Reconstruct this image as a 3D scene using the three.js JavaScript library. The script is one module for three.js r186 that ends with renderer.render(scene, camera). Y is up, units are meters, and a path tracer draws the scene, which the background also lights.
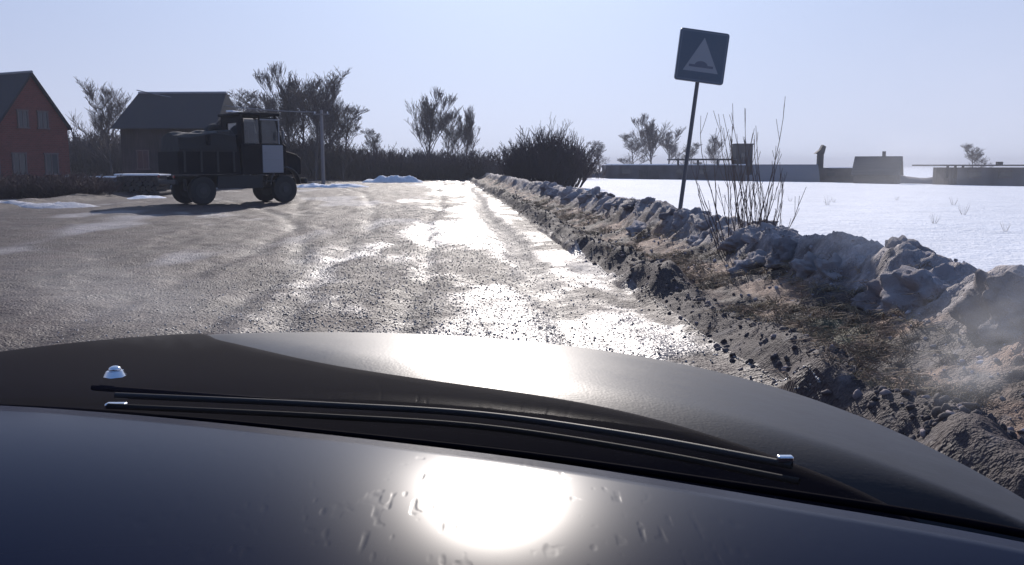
import * as THREE from 'three';
import { mergeGeometries, mergeVertices } from 'three/addons/utils/BufferGeometryUtils.js';
import { RoundedBoxGeometry } from 'three/addons/geometries/RoundedBoxGeometry.js';
import { ImprovedNoise } from 'three/addons/math/ImprovedNoise.js';

// ---------------------------------------------------------------- camera, sky, sun, exposure
const EYE = 1.45;
const scene = new THREE.Scene();
const camera = new THREE.PerspectiveCamera(35.3, 1024 / 565, 0.02, 3000);
camera.position.set(0, EYE, 0);
camera.rotation.set(-7.55 * Math.PI / 180, 0, 0);

const SUN_AZ = 0.5 * Math.PI / 180, SUN_EL = 22.5 * Math.PI / 180;
const sunDir = new THREE.Vector3(Math.sin(SUN_AZ) * Math.cos(SUN_EL), Math.sin(SUN_EL), -Math.cos(SUN_AZ) * Math.cos(SUN_EL));
{
  const W = 512, H = 256, data = new Float32Array(W * H * 4), d = new THREE.Vector3();
  for (let j = 0; j < H; j++) for (let i = 0; i < W; i++) {
    const lat = ((j + 0.5) / H - 0.5) * Math.PI, lon = ((i + 0.5) / W - 0.5) * 2 * Math.PI;
    d.set(Math.cos(lat) * Math.cos(lon), Math.sin(lat), Math.cos(lat) * Math.sin(lon));
    const up = Math.max(0, d.y), a = Math.exp(-up * 4.2);
    const g = Math.acos(THREE.MathUtils.clamp(d.dot(sunDir), -1, 1)) * 180 / Math.PI;
    const halo = 0.34 * Math.exp(-g / 15) + 0.30 * Math.exp(-g / 40);
    const k = (j * W + i) * 4;
    data[k] = 0.07 * (1 - a) + 0.47 * a + halo * 1.1;
    data[k + 1] = 0.18 * (1 - a) + 0.49 * a + halo * 1.22;
    data[k + 2] = 0.45 * (1 - a) + 0.62 * a + halo * 1.38;
    data[k + 3] = 1;
  }
  const t = new THREE.DataTexture(data, W, H, THREE.RGBAFormat, THREE.FloatType);
  t.mapping = THREE.EquirectangularReflectionMapping; t.magFilter = t.minFilter = THREE.LinearFilter; t.wrapS = THREE.RepeatWrapping; t.needsUpdate = true;
  scene.background = t; scene.environment = t;
}
const sun = new THREE.DirectionalLight(0xfff6ee, 4.8);
sun.position.copy(sunDir).multiplyScalar(150); sun.target.position.set(0, 0, -20);
sun.position.add(sun.target.position);
sun.castShadow = true; sun.shadow.mapSize.set(4096, 4096);
Object.assign(sun.shadow.camera, { left: -80, right: 80, top: 80, bottom: -80, near: 1, far: 400 });
scene.add(sun, sun.target);
scene.fog = new THREE.FogExp2(0xe4e6ee, 0.0007);

const renderer = new THREE.WebGLRenderer({ antialias: true });
renderer.toneMapping = THREE.LinearToneMapping;
renderer.toneMappingExposure = 1.1;
renderer.shadowMap.enabled = true;

// ---------------------------------------------------------------- helpers
function rng(seed) { return () => { seed = (seed + 0x6D2B79F5) | 0; let t = Math.imul(seed ^ (seed >>> 15), 1 | seed); t = (t + Math.imul(t ^ (t >>> 7), 61 | t)) ^ t; return ((t ^ (t >>> 14)) >>> 0) / 4294967296; }; }
const perlin = new ImprovedNoise();
const N3 = (x, y, z = 0.37) => perlin.noise(x, y, z);
function fbm(x, y, o = 4, z = 0.37) { let s = 0, a = 0.5, f = 1; for (let i = 0; i < o; i++) { s += a * N3(x * f, y * f, z + i * 7.3); f *= 2.03; a *= 0.5; } return s; }
function ridged(x, y, o = 3, z = 1.7) { let s = 0, a = 0.5, f = 1; for (let i = 0; i < o; i++) { s += a * (1 - 2 * Math.abs(N3(x * f, y * f, z + i * 5.1))); f *= 2.1; a *= 0.5; } return s; }
const ss = (a, b, x) => { const t = Math.min(1, Math.max(0, (x - a) / (b - a))); return t * t * (3 - 2 * t); };
const mix = (a, b, t) => a + (b - a) * t;
const rgb = (r, g, b) => new THREE.Color().setRGB(r, g, b);
const used = {};
function numbered(n) { const k = used[n] = (used[n] ?? -1) + 1; return k ? `${n}_${String(k).padStart(3, '0')}` : n; }
function shade(o) { o.traverse(m => { if (m.isMesh) { m.castShadow = true; m.receiveShadow = true; } }); return o; }
function thing(name, label, category, [x, y, z] = [0, 0, 0], turn = 0, group) {
  const o = new THREE.Group(); o.name = numbered(name); o.position.set(x, y, z); o.rotation.y = turn;
  o.userData = { label, category }; if (group) o.userData.group = group; scene.add(o); return o;
}
function part(name, geo, mat, parent, label) {
  const g = Array.isArray(geo) ? mergeGeometries(geo.map(q => { const r = q.index ? q.toNonIndexed() : q; for (const k of Object.keys(r.attributes)) if (!['position', 'normal', 'uv'].includes(k)) r.deleteAttribute(k); return r; })) : geo;
  const m = new THREE.Mesh(g, mat); m.name = name; m.castShadow = m.receiveShadow = true; if (label) m.userData.label = label; parent.add(m); return m;
}
function structure(name, geo, mat, label) { const m = part(numbered(name), geo, mat, scene); m.userData.kind = 'structure'; if (label) m.userData.label = label; return m; }
function copyOf(root, [x, y, z], turn, scale, label) {
  const r = root.clone(); r.name = numbered(root.name.replace(/_\d{3}$/, '')); r.position.set(x, y, z); r.rotation.y = turn;
  if (scale) r.scale.set(...(Array.isArray(scale) ? scale : [scale, scale, scale])); r.userData = { ...root.userData }; if (label) r.userData.label = label; scene.add(r); return r;
}
const box = (w, h, d, x = 0, y = 0, z = 0, r = 0) => (r ? new RoundedBoxGeometry(w, h, d, 2, r) : new THREE.BoxGeometry(w, h, d)).translate(x, y, z);
function bar(a, b, r0, r1 = r0, sides = 6) {
  const A = new THREE.Vector3(...a), B = new THREE.Vector3(...b), d = B.clone().sub(A), g = new THREE.CylinderGeometry(r1, r0, d.length(), sides);
  g.applyQuaternion(new THREE.Quaternion().setFromUnitVectors(new THREE.Vector3(0, 1, 0), d.clone().normalize())); const m = A.add(B).multiplyScalar(0.5); return g.translate(m.x, m.y, m.z);
}
function prism(pts, depth, bevel = 0) {   // outline in x,y extruded along z, centred
  const s = new THREE.Shape(pts.map(p => new THREE.Vector2(...p)));
  return new THREE.ExtrudeGeometry(s, { depth, bevelEnabled: bevel > 0, bevelSize: bevel, bevelThickness: bevel, bevelSegments: 2 }).translate(0, 0, -depth / 2);
}
function surf(nu, nv, f) {   // f(i,j) -> [x,y,z,u,v,(r,g,b)]
  const pos = [], uv = [], col = [], idx = [];
  for (let j = 0; j <= nv; j++) for (let i = 0; i <= nu; i++) { const p = f(i / nu, j / nv, i, j); pos.push(p[0], p[1], p[2]); uv.push(p[3] ?? i / nu, p[4] ?? j / nv); if (p.length > 5) col.push(p[5], p[6], p[7]); }
  for (let j = 0; j < nv; j++) for (let i = 0; i < nu; i++) { const a = j * (nu + 1) + i, b = a + 1, c = a + nu + 1, d = c + 1; idx.push(a, b, d, a, d, c); }
  const g = new THREE.BufferGeometry(); g.setAttribute('position', new THREE.Float32BufferAttribute(pos, 3)); g.setAttribute('uv', new THREE.Float32BufferAttribute(uv, 2));
  if (col.length) g.setAttribute('color', new THREE.Float32BufferAttribute(col, 3)); g.setIndex(idx); g.computeVertexNormals(); return g;
}

// ---------------------------------------------------------------- tiling textures (grain only)
function tileNoise(size, cells, seed) {   // periodic value noise
  const r = rng(seed), t = new Float32Array(cells * cells).map(() => r()), out = new Float32Array(size * size);
  for (let y = 0; y < size; y++) { const fy = y / size * cells, y0 = fy | 0, y1 = (y0 + 1) % cells; let b = fy - y0; b = b * b * (3 - 2 * b);
    for (let x = 0; x < size; x++) { const fx = x / size * cells, x0 = fx | 0, x1 = (x0 + 1) % cells; let a = fx - x0; a = a * a * (3 - 2 * a);
      out[y * size + x] = mix(mix(t[y0 * cells + x0], t[y0 * cells + x1], a), mix(t[y1 * cells + x0], t[y1 * cells + x1], a), b); } }
  return out;
}
function layers(size, list, seed) { const o = new Float32Array(size * size); list.forEach(([c, a, p], k) => { const n = tileNoise(size, c, seed + k * 31); for (let i = 0; i < o.length; i++) o[i] += a * (p === 'r' ? 1 - Math.abs(2 * n[i] - 1) : n[i]); }); let lo = 1e9, hi = -1e9; for (const v of o) { if (v < lo) lo = v; if (v > hi) hi = v; } for (let i = 0; i < o.length; i++) o[i] = (o[i] - lo) / (hi - lo); return o; }
function tex(field, size, f, srgb) {
  const d = new Uint8Array(size * size * 4); for (let i = 0; i < size * size; i++) { const c = f(field[i], i); d[i * 4] = c[0] * 255; d[i * 4 + 1] = c[1] * 255; d[i * 4 + 2] = c[2] * 255; d[i * 4 + 3] = 255; }
  const t = new THREE.DataTexture(d, size, size); t.wrapS = t.wrapT = THREE.RepeatWrapping; t.magFilter = THREE.LinearFilter; t.minFilter = THREE.LinearFilter; if (srgb) t.colorSpace = THREE.SRGBColorSpace; t.needsUpdate = true; return t;
}
const rep = (t, x, y = x) => { const c = t.clone(); c.repeat.set(x, y); c.needsUpdate = true; return c; };
const grey = v => [v, v, v];
const mudField = layers(1024, [[24, 0.5], [60, 0.6, 'r'], [128, 0.75], [256, 0.55], [500, 0.25]], 11);
const mudBump = tex(mudField, 1024, grey);
const wetField = layers(1024, [[5, 1], [13, 0.8], [40, 0.6], [120, 0.5], [300, 0.3]], 71);
const wetMap = tex(wetField, 1024, v => { const w = 0.42 + 0.58 * ss(0.34, 0.66, v); return [w, w, w]; });
const tintField = layers(1024, [[7, 0.8], [30, 0.6], [110, 0.7], [330, 0.6]], 131);
const mudTint = tex(tintField, 1024, v => { const w = 0.62 + 0.38 * v; return [w, w * 0.985, w * 0.97]; }, true);
const snowField_ = layers(512, [[6, 0.6], [19, 0.6], [60, 0.5], [170, 0.35]], 191);
const snowBump = tex(snowField_, 512, grey), snowTint = tex(snowField_, 512, v => { const w = 0.9 + 0.1 * v; return [w, w, w]; }, true);
const woodField = (() => { const s = 512, o = new Float32Array(s * s), a = tileNoise(s, 128, 5), b = tileNoise(s, 9, 6); for (let y = 0; y < s; y++) for (let x = 0; x < s; x++) o[y * s + x] = 0.55 * a[((y >> 4) % s) * s + x] + 0.45 * b[y * s + x]; return o; })();
const woodTint = tex(woodField, 512, v => grey(0.6 + 0.4 * v), true);
const grainField = layers(512, [[90, 0.7, 'r'], [170, 0.8], [256, 0.5]], 301);
const grainBump = tex(grainField, 512, grey);

const dustMap = tex(wetField, 1024, v => grey(0.8 + 0.2 * v));
const std = (r, g, b, rough = 0.8, o = {}) => new THREE.MeshStandardMaterial({ color: rgb(r, g, b), roughness: rough, ...o });
const phys = (r, g, b, rough, o = {}) => new THREE.MeshPhysicalMaterial({ color: rgb(r, g, b), roughness: rough, ...o });

// ---------------------------------------------------------------- terrain
const LEAN = 0.074, EDGE = 2.05, ROAD_END = EDGE + 0.12;              // the road runs slightly to the left of the axis; u is the distance across it
const xOf = (u, s) => u - LEAN * s;
const SR = [];
for (let s = -6; s < 150;) { SR.push(s); s += s < 3 ? 0.35 : Math.max(0.028, 0.0058 * s); }
function fieldHeight(x, s) { return -Math.max(0, s) / 110 * (0.30 + 0.017 * Math.max(0, x - 12)) + 0.1 * fbm(x * 0.11, s * 0.11, 3) + 0.03 * ridged(x * 0.35, s * 0.5, 2); }
const RUTS = [[-0.35, 0.17, 0.04, 1.1, 0], [1.22, 0.24, 0.075, 2.3, 0], [-1.75, 0.2, 0.03, 3.7, -0.2], [-3.4, 0.24, 0.03, 5.9, -0.33], [-2.3, 0.2, 0.026, 8.6, -0.9]];
const rutAt = (u, s) => { let m = 0; for (const [c, w, d, k, b] of RUTS) { const v = (u - c - 0.5 * N3(s * 0.09, k) - 0.16 * N3(s * 0.55, k) - b * Math.max(0, s - 9) ** 2 * 0.01) / w; m = Math.max(m, Math.exp(-v * v) * (d > 0.05 ? 1 : ss(-0.25, 0.25, N3(s * 0.3, k, 2.2)))); } return m; };
const bankRut = (u, s) => { const v = (u - 1.3 - 0.5 * N3(s * 0.09, 2.3) - 0.16 * N3(s * 0.55, 2.3)) / 0.3; return Math.exp(-(v ** 4)) * ss(9.5, 13, s + 2 * N3(s, u)) * (1 - ss(38, 46, s)); };
function roadHeight(u, s) {
  let h = 0.05 * fbm(u * 0.35, s * 0.16, 3) + 0.06 * fbm(u * 1.5, s * 0.9, 3, 4.2) + 0.022 * ridged(u * 2.6, s * 2.0, 3, 3.4);
  for (const [c, w, d, k, b] of RUTS) { const v = (u - c - 0.5 * N3(s * 0.09, k) - 0.16 * N3(s * 0.55, k) - b * Math.max(0, s - 9) ** 2 * 0.01) / w; h += -d * Math.exp(-v * v) + 0.45 * d * Math.exp(-((Math.abs(v) - 1.8) ** 2)) * (0.6 + 1.2 * N3(s * 1.3, k, u)); }
  return h;
}
function bankHeight(u, s) {
  const v = u - EDGE + 0.26 * N3(s * 0.4, 9.1) + 0.16 * N3(s * 1.4, 2.2);
  const inner = Math.exp(-(((v - 0.42) / 0.27) ** 2)) * (0.13 + 0.16 * (0.5 + N3(s * 0.8, 3.3))) * (1 + 0.0 * s);
  const shelf = ss(0.55, 1.45, v) * 0.2;
  const lump = 0.5 + 1.0 * N3(s * 1.15, v * 0.6, 8.8) + 0.45 * N3(s * 2.9, v * 1.8, 3.1);
  const c = (v - 1.95) / (v < 1.95 ? 0.34 : 0.6);
  const crest = Math.exp(-(c * c)) * (0.33 + 0.11 * Math.max(-0.4, lump));
  const fade = ss(-0.1, 0.35, v), out = 1 - ss(2.4, 4.6, v);
  const rough = fade * out * (0.1 * ridged(u * 1.7, s * 1.7, 3) + 0.1 * fbm(u * 4.6, s * 4.6, 4, 6.6) + 0.032 * ridged(u * 9, s * 9, 2, 2.4));
  return (inner + shelf + crest) * fade * out + rough * (0.6 + 0.7 * Math.exp(-(((v - 1.9) / 0.5) ** 2)));
}
function groundHeight(u, s) {
  const x = xOf(u, s);
  if (u <= EDGE) { const r = roadHeight(u, s), yard = ss(-13.2, -15, u); return r * (1 - yard) + yard * (0.25 * Math.exp(-(((u + 15.2) / 0.9) ** 2)) * (0.6 + 1.2 * Math.abs(fbm(s * 0.5, u * 0.7, 3))) + 0.1 * fbm(u * 0.2, s * 0.2, 3)); }
  const t = ss(2.3, 4.8, u - EDGE);
  return mix(roadHeight(EDGE, s) * (1 - ss(0, 0.8, u - EDGE)), fieldHeight(x, s), t) + bankHeight(u, s);
}
function strip(us, f) {
  const n = us.length - 1, m = SR.length - 1;
  return surf(n, m, (a, b, i, j) => { const u = us[i], s = SR[j], c = f(u, s); return [xOf(u, s), groundHeight(u, s), -s, xOf(u, s), s, c[0], c[1], c[2]]; });
}
const range = (a, b, f) => { const o = []; let x = a; while (x < b - 1e-6) { o.push(x); x += f(x); } o.push(b); return o; };
// muddy road
const slushAt = (u, s) => ss(0.0, 0.3, fbm(u * 0.5, s * 0.16, 4, 5.5) + 0.3 * fbm(u * 2.1, s * 1.1, 3, 7.7) + 0.42 * ss(-3.4, 1.4, u) - 0.24) * (1 - ss(-0.25, 0.15, u - EDGE + 0.1 + 1.3 * fbm(s * 0.8, u * 0.8, 4, 9.1) + 0.5 * fbm(s * 5, u * 5, 2, 3.3)));
const mix3 = u => { const t = ss(EDGE - 0.3, EDGE + 0.3, u); return [mix(0.06, 0.12, t), mix(0.045, 0.088, t), mix(0.045, 0.083, t)]; };
function roadColour(u, s) {
  const q = fbm(u * 2.1, s * 1.4, 3, 7.7), icy = slushAt(u, s), rut = rutAt(u, s), k = ss(0.05, 0.3, q);
  let c = [mix(0.075, 0.27, icy), mix(0.047, 0.24, icy), mix(0.044, 0.255, icy)];
  c = c.map((v, i) => mix(v, mix3(u)[i], 0.6 * k * (1 - icy)));
  c = c.map((v, i) => mix(v, [0.06, 0.047, 0.048][i], 0.75 * rut));
  c = c.map((v, i) => mix(v, [0.12, 0.1, 0.104][i], bankRut(u, s)));
  const snow = ss(0.12, 0.26, fbm(u * 0.3, s * 0.1, 3, 2.2)); return c.map((v, i) => mix(v, [0.4, 0.375, 0.385][i], snow * 0.8));
}
// wetness of the surface: slush and rut water smooth, churned mud dull; laid out across and along the road
const roadWet = (() => { const W = 512, H = 2048, D = new Uint8Array(W * H * 4), fine = layers(512, [[60, 1], [170, 1]], 611); for (let j = 0; j < H; j++) for (let i = 0; i < W; i++) { const u = -16 + 18.17 * (i + 0.5) / W, s = 70 * (j + 0.5) / H, w = Math.max(slushAt(u, s), 0.3 * rutAt(u, s)) * (1 - bankRut(u, s)), v = THREE.MathUtils.clamp(mix(0.98, 0.58, w) + 0.3 * (fine[(j % 512) * 512 + i] - 0.5), 0.3, 1), k = (j * W + i) * 4; D[k] = D[k + 1] = D[k + 2] = v * 255; D[k + 3] = 255; } const t = new THREE.DataTexture(D, W, H); t.magFilter = t.minFilter = THREE.LinearFilter; t.wrapS = t.wrapT = THREE.MirroredRepeatWrapping; t.channel = 1; t.needsUpdate = true; return t; })();
const roadMat = phys(1, 1, 1, 0.72, { specularIntensity: 0.42, vertexColors: true, map: rep(mudTint, 1 / 5.3), bumpMap: rep(mudBump, 1 / 2.6), bumpScale: 0.026, roughnessMap: roadWet });
const roadGeo = strip(range(-16, ROAD_END, u => u < -6 ? 0.2 : u < 1.4 ? 0.06 : 0.032), roadColour); { const p = roadGeo.attributes.position, a = new Float32Array(p.count * 2); for (let i = 0; i < p.count; i++) { const sd = -p.getZ(i); a[i * 2] = (p.getX(i) + LEAN * sd + 16) / 18.17; a[i * 2 + 1] = sd / 70; } roadGeo.setAttribute('uv1', new THREE.BufferAttribute(a, 2)); }
structure('muddy_road', roadGeo, roadMat, 'wet rutted mud road shining towards the sun');
// ploughed verge
function bankColour(u, s) {
  const v = u - EDGE, p = fbm(u * 1.3, s * 0.9, 4, 3.9), q = fbm(u * 5, s * 5, 3, 1.1);
  let c = [0.085, 0.062, 0.06];
  const soil = ss(0.55, 0.85, v + 0.3 * p) * (1 - ss(1.35, 1.75, v + 0.3 * q)); c = c.map((w, i) => mix(w, [0.4, 0.25, 0.175][i], soil * ss(-0.12, 0.16, p)));
  const green = ss(0.16, 0.3, fbm(u * 1.1, s * 0.6, 3, 8.2)) * (1 - ss(1.2, 1.5, v)) * ss(0.3, 0.5, v); c = c.map((w, i) => mix(w, [0.13, 0.15, 0.085][i], green * 0.7));
  const snow = ss(1.35, 1.85, v + 0.55 * q + 0.2 * p); c = c.map((w, i) => mix(w, [0.44, 0.39, 0.39][i], snow));
  const slush = ss(0.18, 0.32, q) * ss(0, 0.2, v); c = c.map((w, i) => mix(w, [0.3, 0.275, 0.285][i], slush * 0.4));
  const clean = ss(2.5, 3.6, v + 0.5 * p); return c.map((w, i) => mix(w, [0.78, 0.78, 0.8][i], clean));
}
const bankMat = phys(1, 1, 1, 0.8, { specularIntensity: 0.45, vertexColors: true, map: rep(mudTint, 1 / 3.1), bumpMap: rep(mudBump, 1 / 1.3), bumpScale: 0.018 });
structure('snow_bank', strip(range(ROAD_END, EDGE + 4.9, u => u < EDGE + 2.9 ? 0.032 : 0.08), bankColour), bankMat, 'ploughed ridge of dirty snow, soil and ice along the road edge');
// snow field
const fieldMat = std(0.8, 0.8, 0.82, 0.85, { map: rep(snowTint, 1 / 9), bumpMap: rep(snowBump, 1 / 4), bumpScale: 0.05 });
{
  const us = range(EDGE + 4.9, 420, u => 0.25 + 0.05 * (u - 6.9)), S2 = SR.filter((s, i) => i % 4 === 0 || i === SR.length - 1);
  structure('snow_field', surf(us.length - 1, S2.length - 1, (a, b, i, j) => { const u = us[i], s = S2[j], x = xOf(u, s); return [x, groundHeight(u, s) - (i ? 0 : 0.0), -s, x, s]; }), fieldMat, 'flat white snow field beyond the ploughed ridge');
}
// yard on the left and land behind
const yardMat = std(1, 1, 1, 0.85, { vertexColors: true, map: rep(mudTint, 1 / 6), bumpMap: rep(mudBump, 1 / 4), bumpScale: 0.04 });
{
  const us = range(-300, -16, u => Math.max(0.3, 0.06 * (-15 - u))).sort((a, b) => a - b), S2 = SR.filter((s, i) => i % 3 === 0 || i === SR.length - 1);
  structure('yard', surf(us.length - 1, S2.length - 1, (a, b, i, j) => { const u = us[i], s = S2[j], x = xOf(u, s), n = ss(-0.12, 0.2, fbm(u * 0.25, s * 0.18, 4, 2.7)), c = [[0.085, 0.07, 0.066], [0.5, 0.49, 0.52]]; return [x, groundHeight(u, s), -s, x, s, ...[0, 1, 2].map(k => mix(c[0][k], c[1][k], n))]; }), yardMat, 'patchy snow and mud yard');
}
structure('far_ground', new THREE.PlaneGeometry(2400, 1400).rotateX(-Math.PI / 2).translate(0, -2.4, -820), std(0.8, 0.8, 0.82, 0.85, { bumpMap: rep(snowBump, 300, 200), bumpScale: 0.2 }), 'distant snow covered land');
structure('far_rise', surf(60, 6, (a, b) => { const x = -260 + a * 520; return [x, -2.6 + ss(0, 1, b) * 2.6 * (x < 20 ? 1 : 0.25) + 0.3 * N3(x * 0.05, b * 3), -146 - b * 60, x / 5, b * 10]; }), std(0.8, 0.8, 0.82, 0.85), 'low snowy rise behind the thicket');

// ---------------------------------------------------------------- clods, gravel
function clodGeo(seed, detail, amp = 0.35) {
  const g = mergeVertices(new THREE.IcosahedronGeometry(1, detail).deleteAttribute('uv').deleteAttribute('normal')), p = g.attributes.position;
  for (let i = 0; i < p.count; i++) { const x = p.getX(i), y = p.getY(i), z = p.getZ(i), k = 1 + amp * N3(x * 1.3 + seed, y * 1.3, z * 1.3) * 1.6 + amp * 0.6 * N3(x * 3.4, y * 3.4 + seed, z * 3.4) + (detail > 6 ? amp * (0.25 * N3(x * 8, y * 8, z * 8 + seed) + 0.2 * N3(x * 17, y * 17 + seed, z * 17)) : 0); p.setXYZ(i, x * k, y * k * 0.78, z * k); }
  g.computeVertexNormals(); const uv = []; for (let i = 0; i < p.count; i++) uv.push(p.getX(i), p.getZ(i) + p.getY(i)); g.setAttribute('uv', new THREE.Float32BufferAttribute(uv, 2)); return g;
}
function scatter(name, label, category, geo, mat, count, seed, place) {
  const r = rng(seed), m = new THREE.InstancedMesh(geo, mat, count), M = new THREE.Matrix4(), q = new THREE.Quaternion(), e = new THREE.Euler();
  for (let i = 0; i < count; i++) { const [u, s, size, col, sink = 0.3] = place(r); e.set(r() * 6.3, r() * 6.3, r() * 6.3); q.setFromEuler(e);
    M.compose(new THREE.Vector3(xOf(u, s), groundHeight(u, s) + size * (0.5 - sink), -s), q, new THREE.Vector3(size, size * (0.6 + 0.4 * r()), size)); m.setMatrixAt(i, M); m.setColorAt(i, col); }
  m.name = name; m.castShadow = m.receiveShadow = true; m.userData = { label, category, kind: 'stuff' }; scene.add(m); return m;
}
const lump2 = clodGeo(3.1, 2), lump1 = clodGeo(8.4, 1, 0.3);
const wetStone = std(1, 1, 1, 0.42), clodMat = phys(1, 1, 1, 0.85, { specularIntensity: 0.4 });
const gauss = r => (r() + r() + r() - 1.5) / 0.75;
scatter('road_gravel', 'small wet stones and grit strewn over the mud road', 'gravel', clodGeo(1.2, 0, 0.3), wetStone, 42000, 41, r => {
  const s = 5 + 27 * r() ** 1.6, u = -0.5 + 1.9 * gauss(r), k = r(), c = k < 0.5 ? 0.07 + 0.05 * r() : 0.12 + 0.22 * r(); return [Math.min(u, EDGE + 0.1), s, 0.004 + 0.009 * r() ** 3, rgb(c, c * 0.93, c * 0.95)]; });
scatter('mud_clods', 'dark frozen mud clods heaped along the road edge', 'mud clods', lump1, clodMat, 3800, 43, r => {
  const s = 4 + 45 * r() ** 1.7, u = EDGE + 0.42 + 0.28 * gauss(r), c = 0.05 + 0.06 * r() + (r() < 0.15 ? 0.14 : 0); return [u, s, 0.005 + 0.027 * r() ** 4, rgb(c, c * 0.8, c * 0.78), 0.42]; });
scatter('snow_crumbs', 'grey snow crumbs and ice bits on the ploughed ridge', 'snow crumbs', lump1, clodMat, 3000, 47, r => {
  const s = 4 + 50 * r() ** 1.6, u = EDGE + 1.5 + 0.6 * gauss(r), c = 0.14 + 0.26 * r(); return [u, s, 0.005 + 0.02 * r() ** 3, rgb(c, c * 0.88, c * 0.89), 0.42]; });
{ // matted dead grass on the slope between the two ridges
  const B = limbs(), r = rng(57); for (let i = 0; i < 9; i++) { const a = r() * 6.3, l = 0.05 + 0.09 * r(), p = new THREE.Vector3((r() - 0.5) * 0.05, 0, (r() - 0.5) * 0.05), m = p.clone().add(new THREE.Vector3(Math.cos(a) * l * 0.5, 0.025 + 0.03 * r(), Math.sin(a) * l * 0.5)), e = m.clone().add(new THREE.Vector3(Math.cos(a) * l * 0.7, -0.015, Math.sin(a) * l * 0.7)); B.seg(p, m, 0.0022, 0.0018); B.seg(m, e, 0.0018, 0.001); }
  const n = 1300, m = new THREE.InstancedMesh(B.geo(), std(1, 1, 1, 0.9), n), M = new THREE.Matrix4(), q = new THREE.Quaternion(), up = new THREE.Vector3(0, 1, 0);
  for (let i = 0; i < n; i++) { let u, s, t = 0; do { s = 4.5 + 26 * r() ** 1.6; u = EDGE + 1.0 + 0.5 * gauss(r); } while (fbm(u * 1.1, s * 0.6, 3, 8.2) < 0.02 && t++ < 4); q.setFromAxisAngle(up, r() * 6.3); const k = 0.6 + 0.9 * r(); M.compose(new THREE.Vector3(xOf(u, s), groundHeight(u, s) - 0.008, -s), q, new THREE.Vector3(k, k, k)); m.setMatrixAt(i, M); const c = 0.12 + 0.2 * r(); m.setColorAt(i, rgb(c, c * (0.68 + 0.12 * r()), c * 0.48)); }
  m.name = 'dead_grass'; m.castShadow = m.receiveShadow = true; m.userData = { label: 'matted dead grass on the brown slope of the ploughed ridge', category: 'grass', kind: 'stuff' }; scene.add(m);
}
{
  const r = rng(53), geos = [clodGeo(2.2, 12, 0.42), clodGeo(5.7, 12, 0.4), clodGeo(9.9, 12, 0.45)], mats = [std(0.42, 0.37, 0.37, 0.9, { bumpMap: rep(mudBump, 0.6), bumpScale: 0.03 }), std(0.26, 0.22, 0.22, 0.9, { bumpMap: rep(mudBump, 0.6), bumpScale: 0.03 })];
  for (let i = 0; i < 44; i++) {
    const s = 5.0 + 34 * ((i + r()) / 44) ** 1.5, u = EDGE + 1.85 - 0.2 * N3(s * 0.4, 9.1) + 0.16 * gauss(r), size = 0.16 + 0.15 * r();
    const m = part(numbered('snow_lump'), geos[i % 3], mats[i % 4 === 3 ? 1 : 0], scene); m.position.set(xOf(u, s), groundHeight(u, s) - size * 0.6, -s); m.rotation.set(r() * 0.6, r() * 6.3, r() * 0.6); m.scale.set(size, size * (0.75 + 0.3 * r()), size * (1.1 + 0.5 * r()));
    m.userData = { label: 'dirty grey frozen snow lump on the crest of the ploughed ridge', category: 'snow lump', group: 'snow lumps on the ploughed ridge' };
  }
}

// ---------------------------------------------------------------- bare trees and bushes
function limbs() {
  const pos = [], idx = [];
  return { seg(a, b, r0, r1, n = 3) {
    const d = b.clone().sub(a).normalize(), p = Math.abs(d.y) < 0.9 ? new THREE.Vector3(0, 1, 0) : new THREE.Vector3(1, 0, 0), e = p.clone().cross(d).normalize(), f = d.clone().cross(e), o = pos.length / 3;
    for (const [c, r] of [[a, r0], [b, r1]]) for (let k = 0; k < n; k++) { const t = k / n * 6.2832, x = Math.cos(t) * r, y = Math.sin(t) * r; pos.push(c.x + e.x * x + f.x * y, c.y + e.y * x + f.y * y, c.z + e.z * x + f.z * y); }
    for (let k = 0; k < n; k++) { const k2 = (k + 1) % n; idx.push(o + k, o + k2, o + n + k2, o + k, o + n + k2, o + n + k); }
  }, geo() { const g = new THREE.BufferGeometry(); g.setAttribute('position', new THREE.Float32BufferAttribute(pos, 3)); g.setIndex(idx); g.computeVertexNormals(); return g; } };
}
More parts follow.
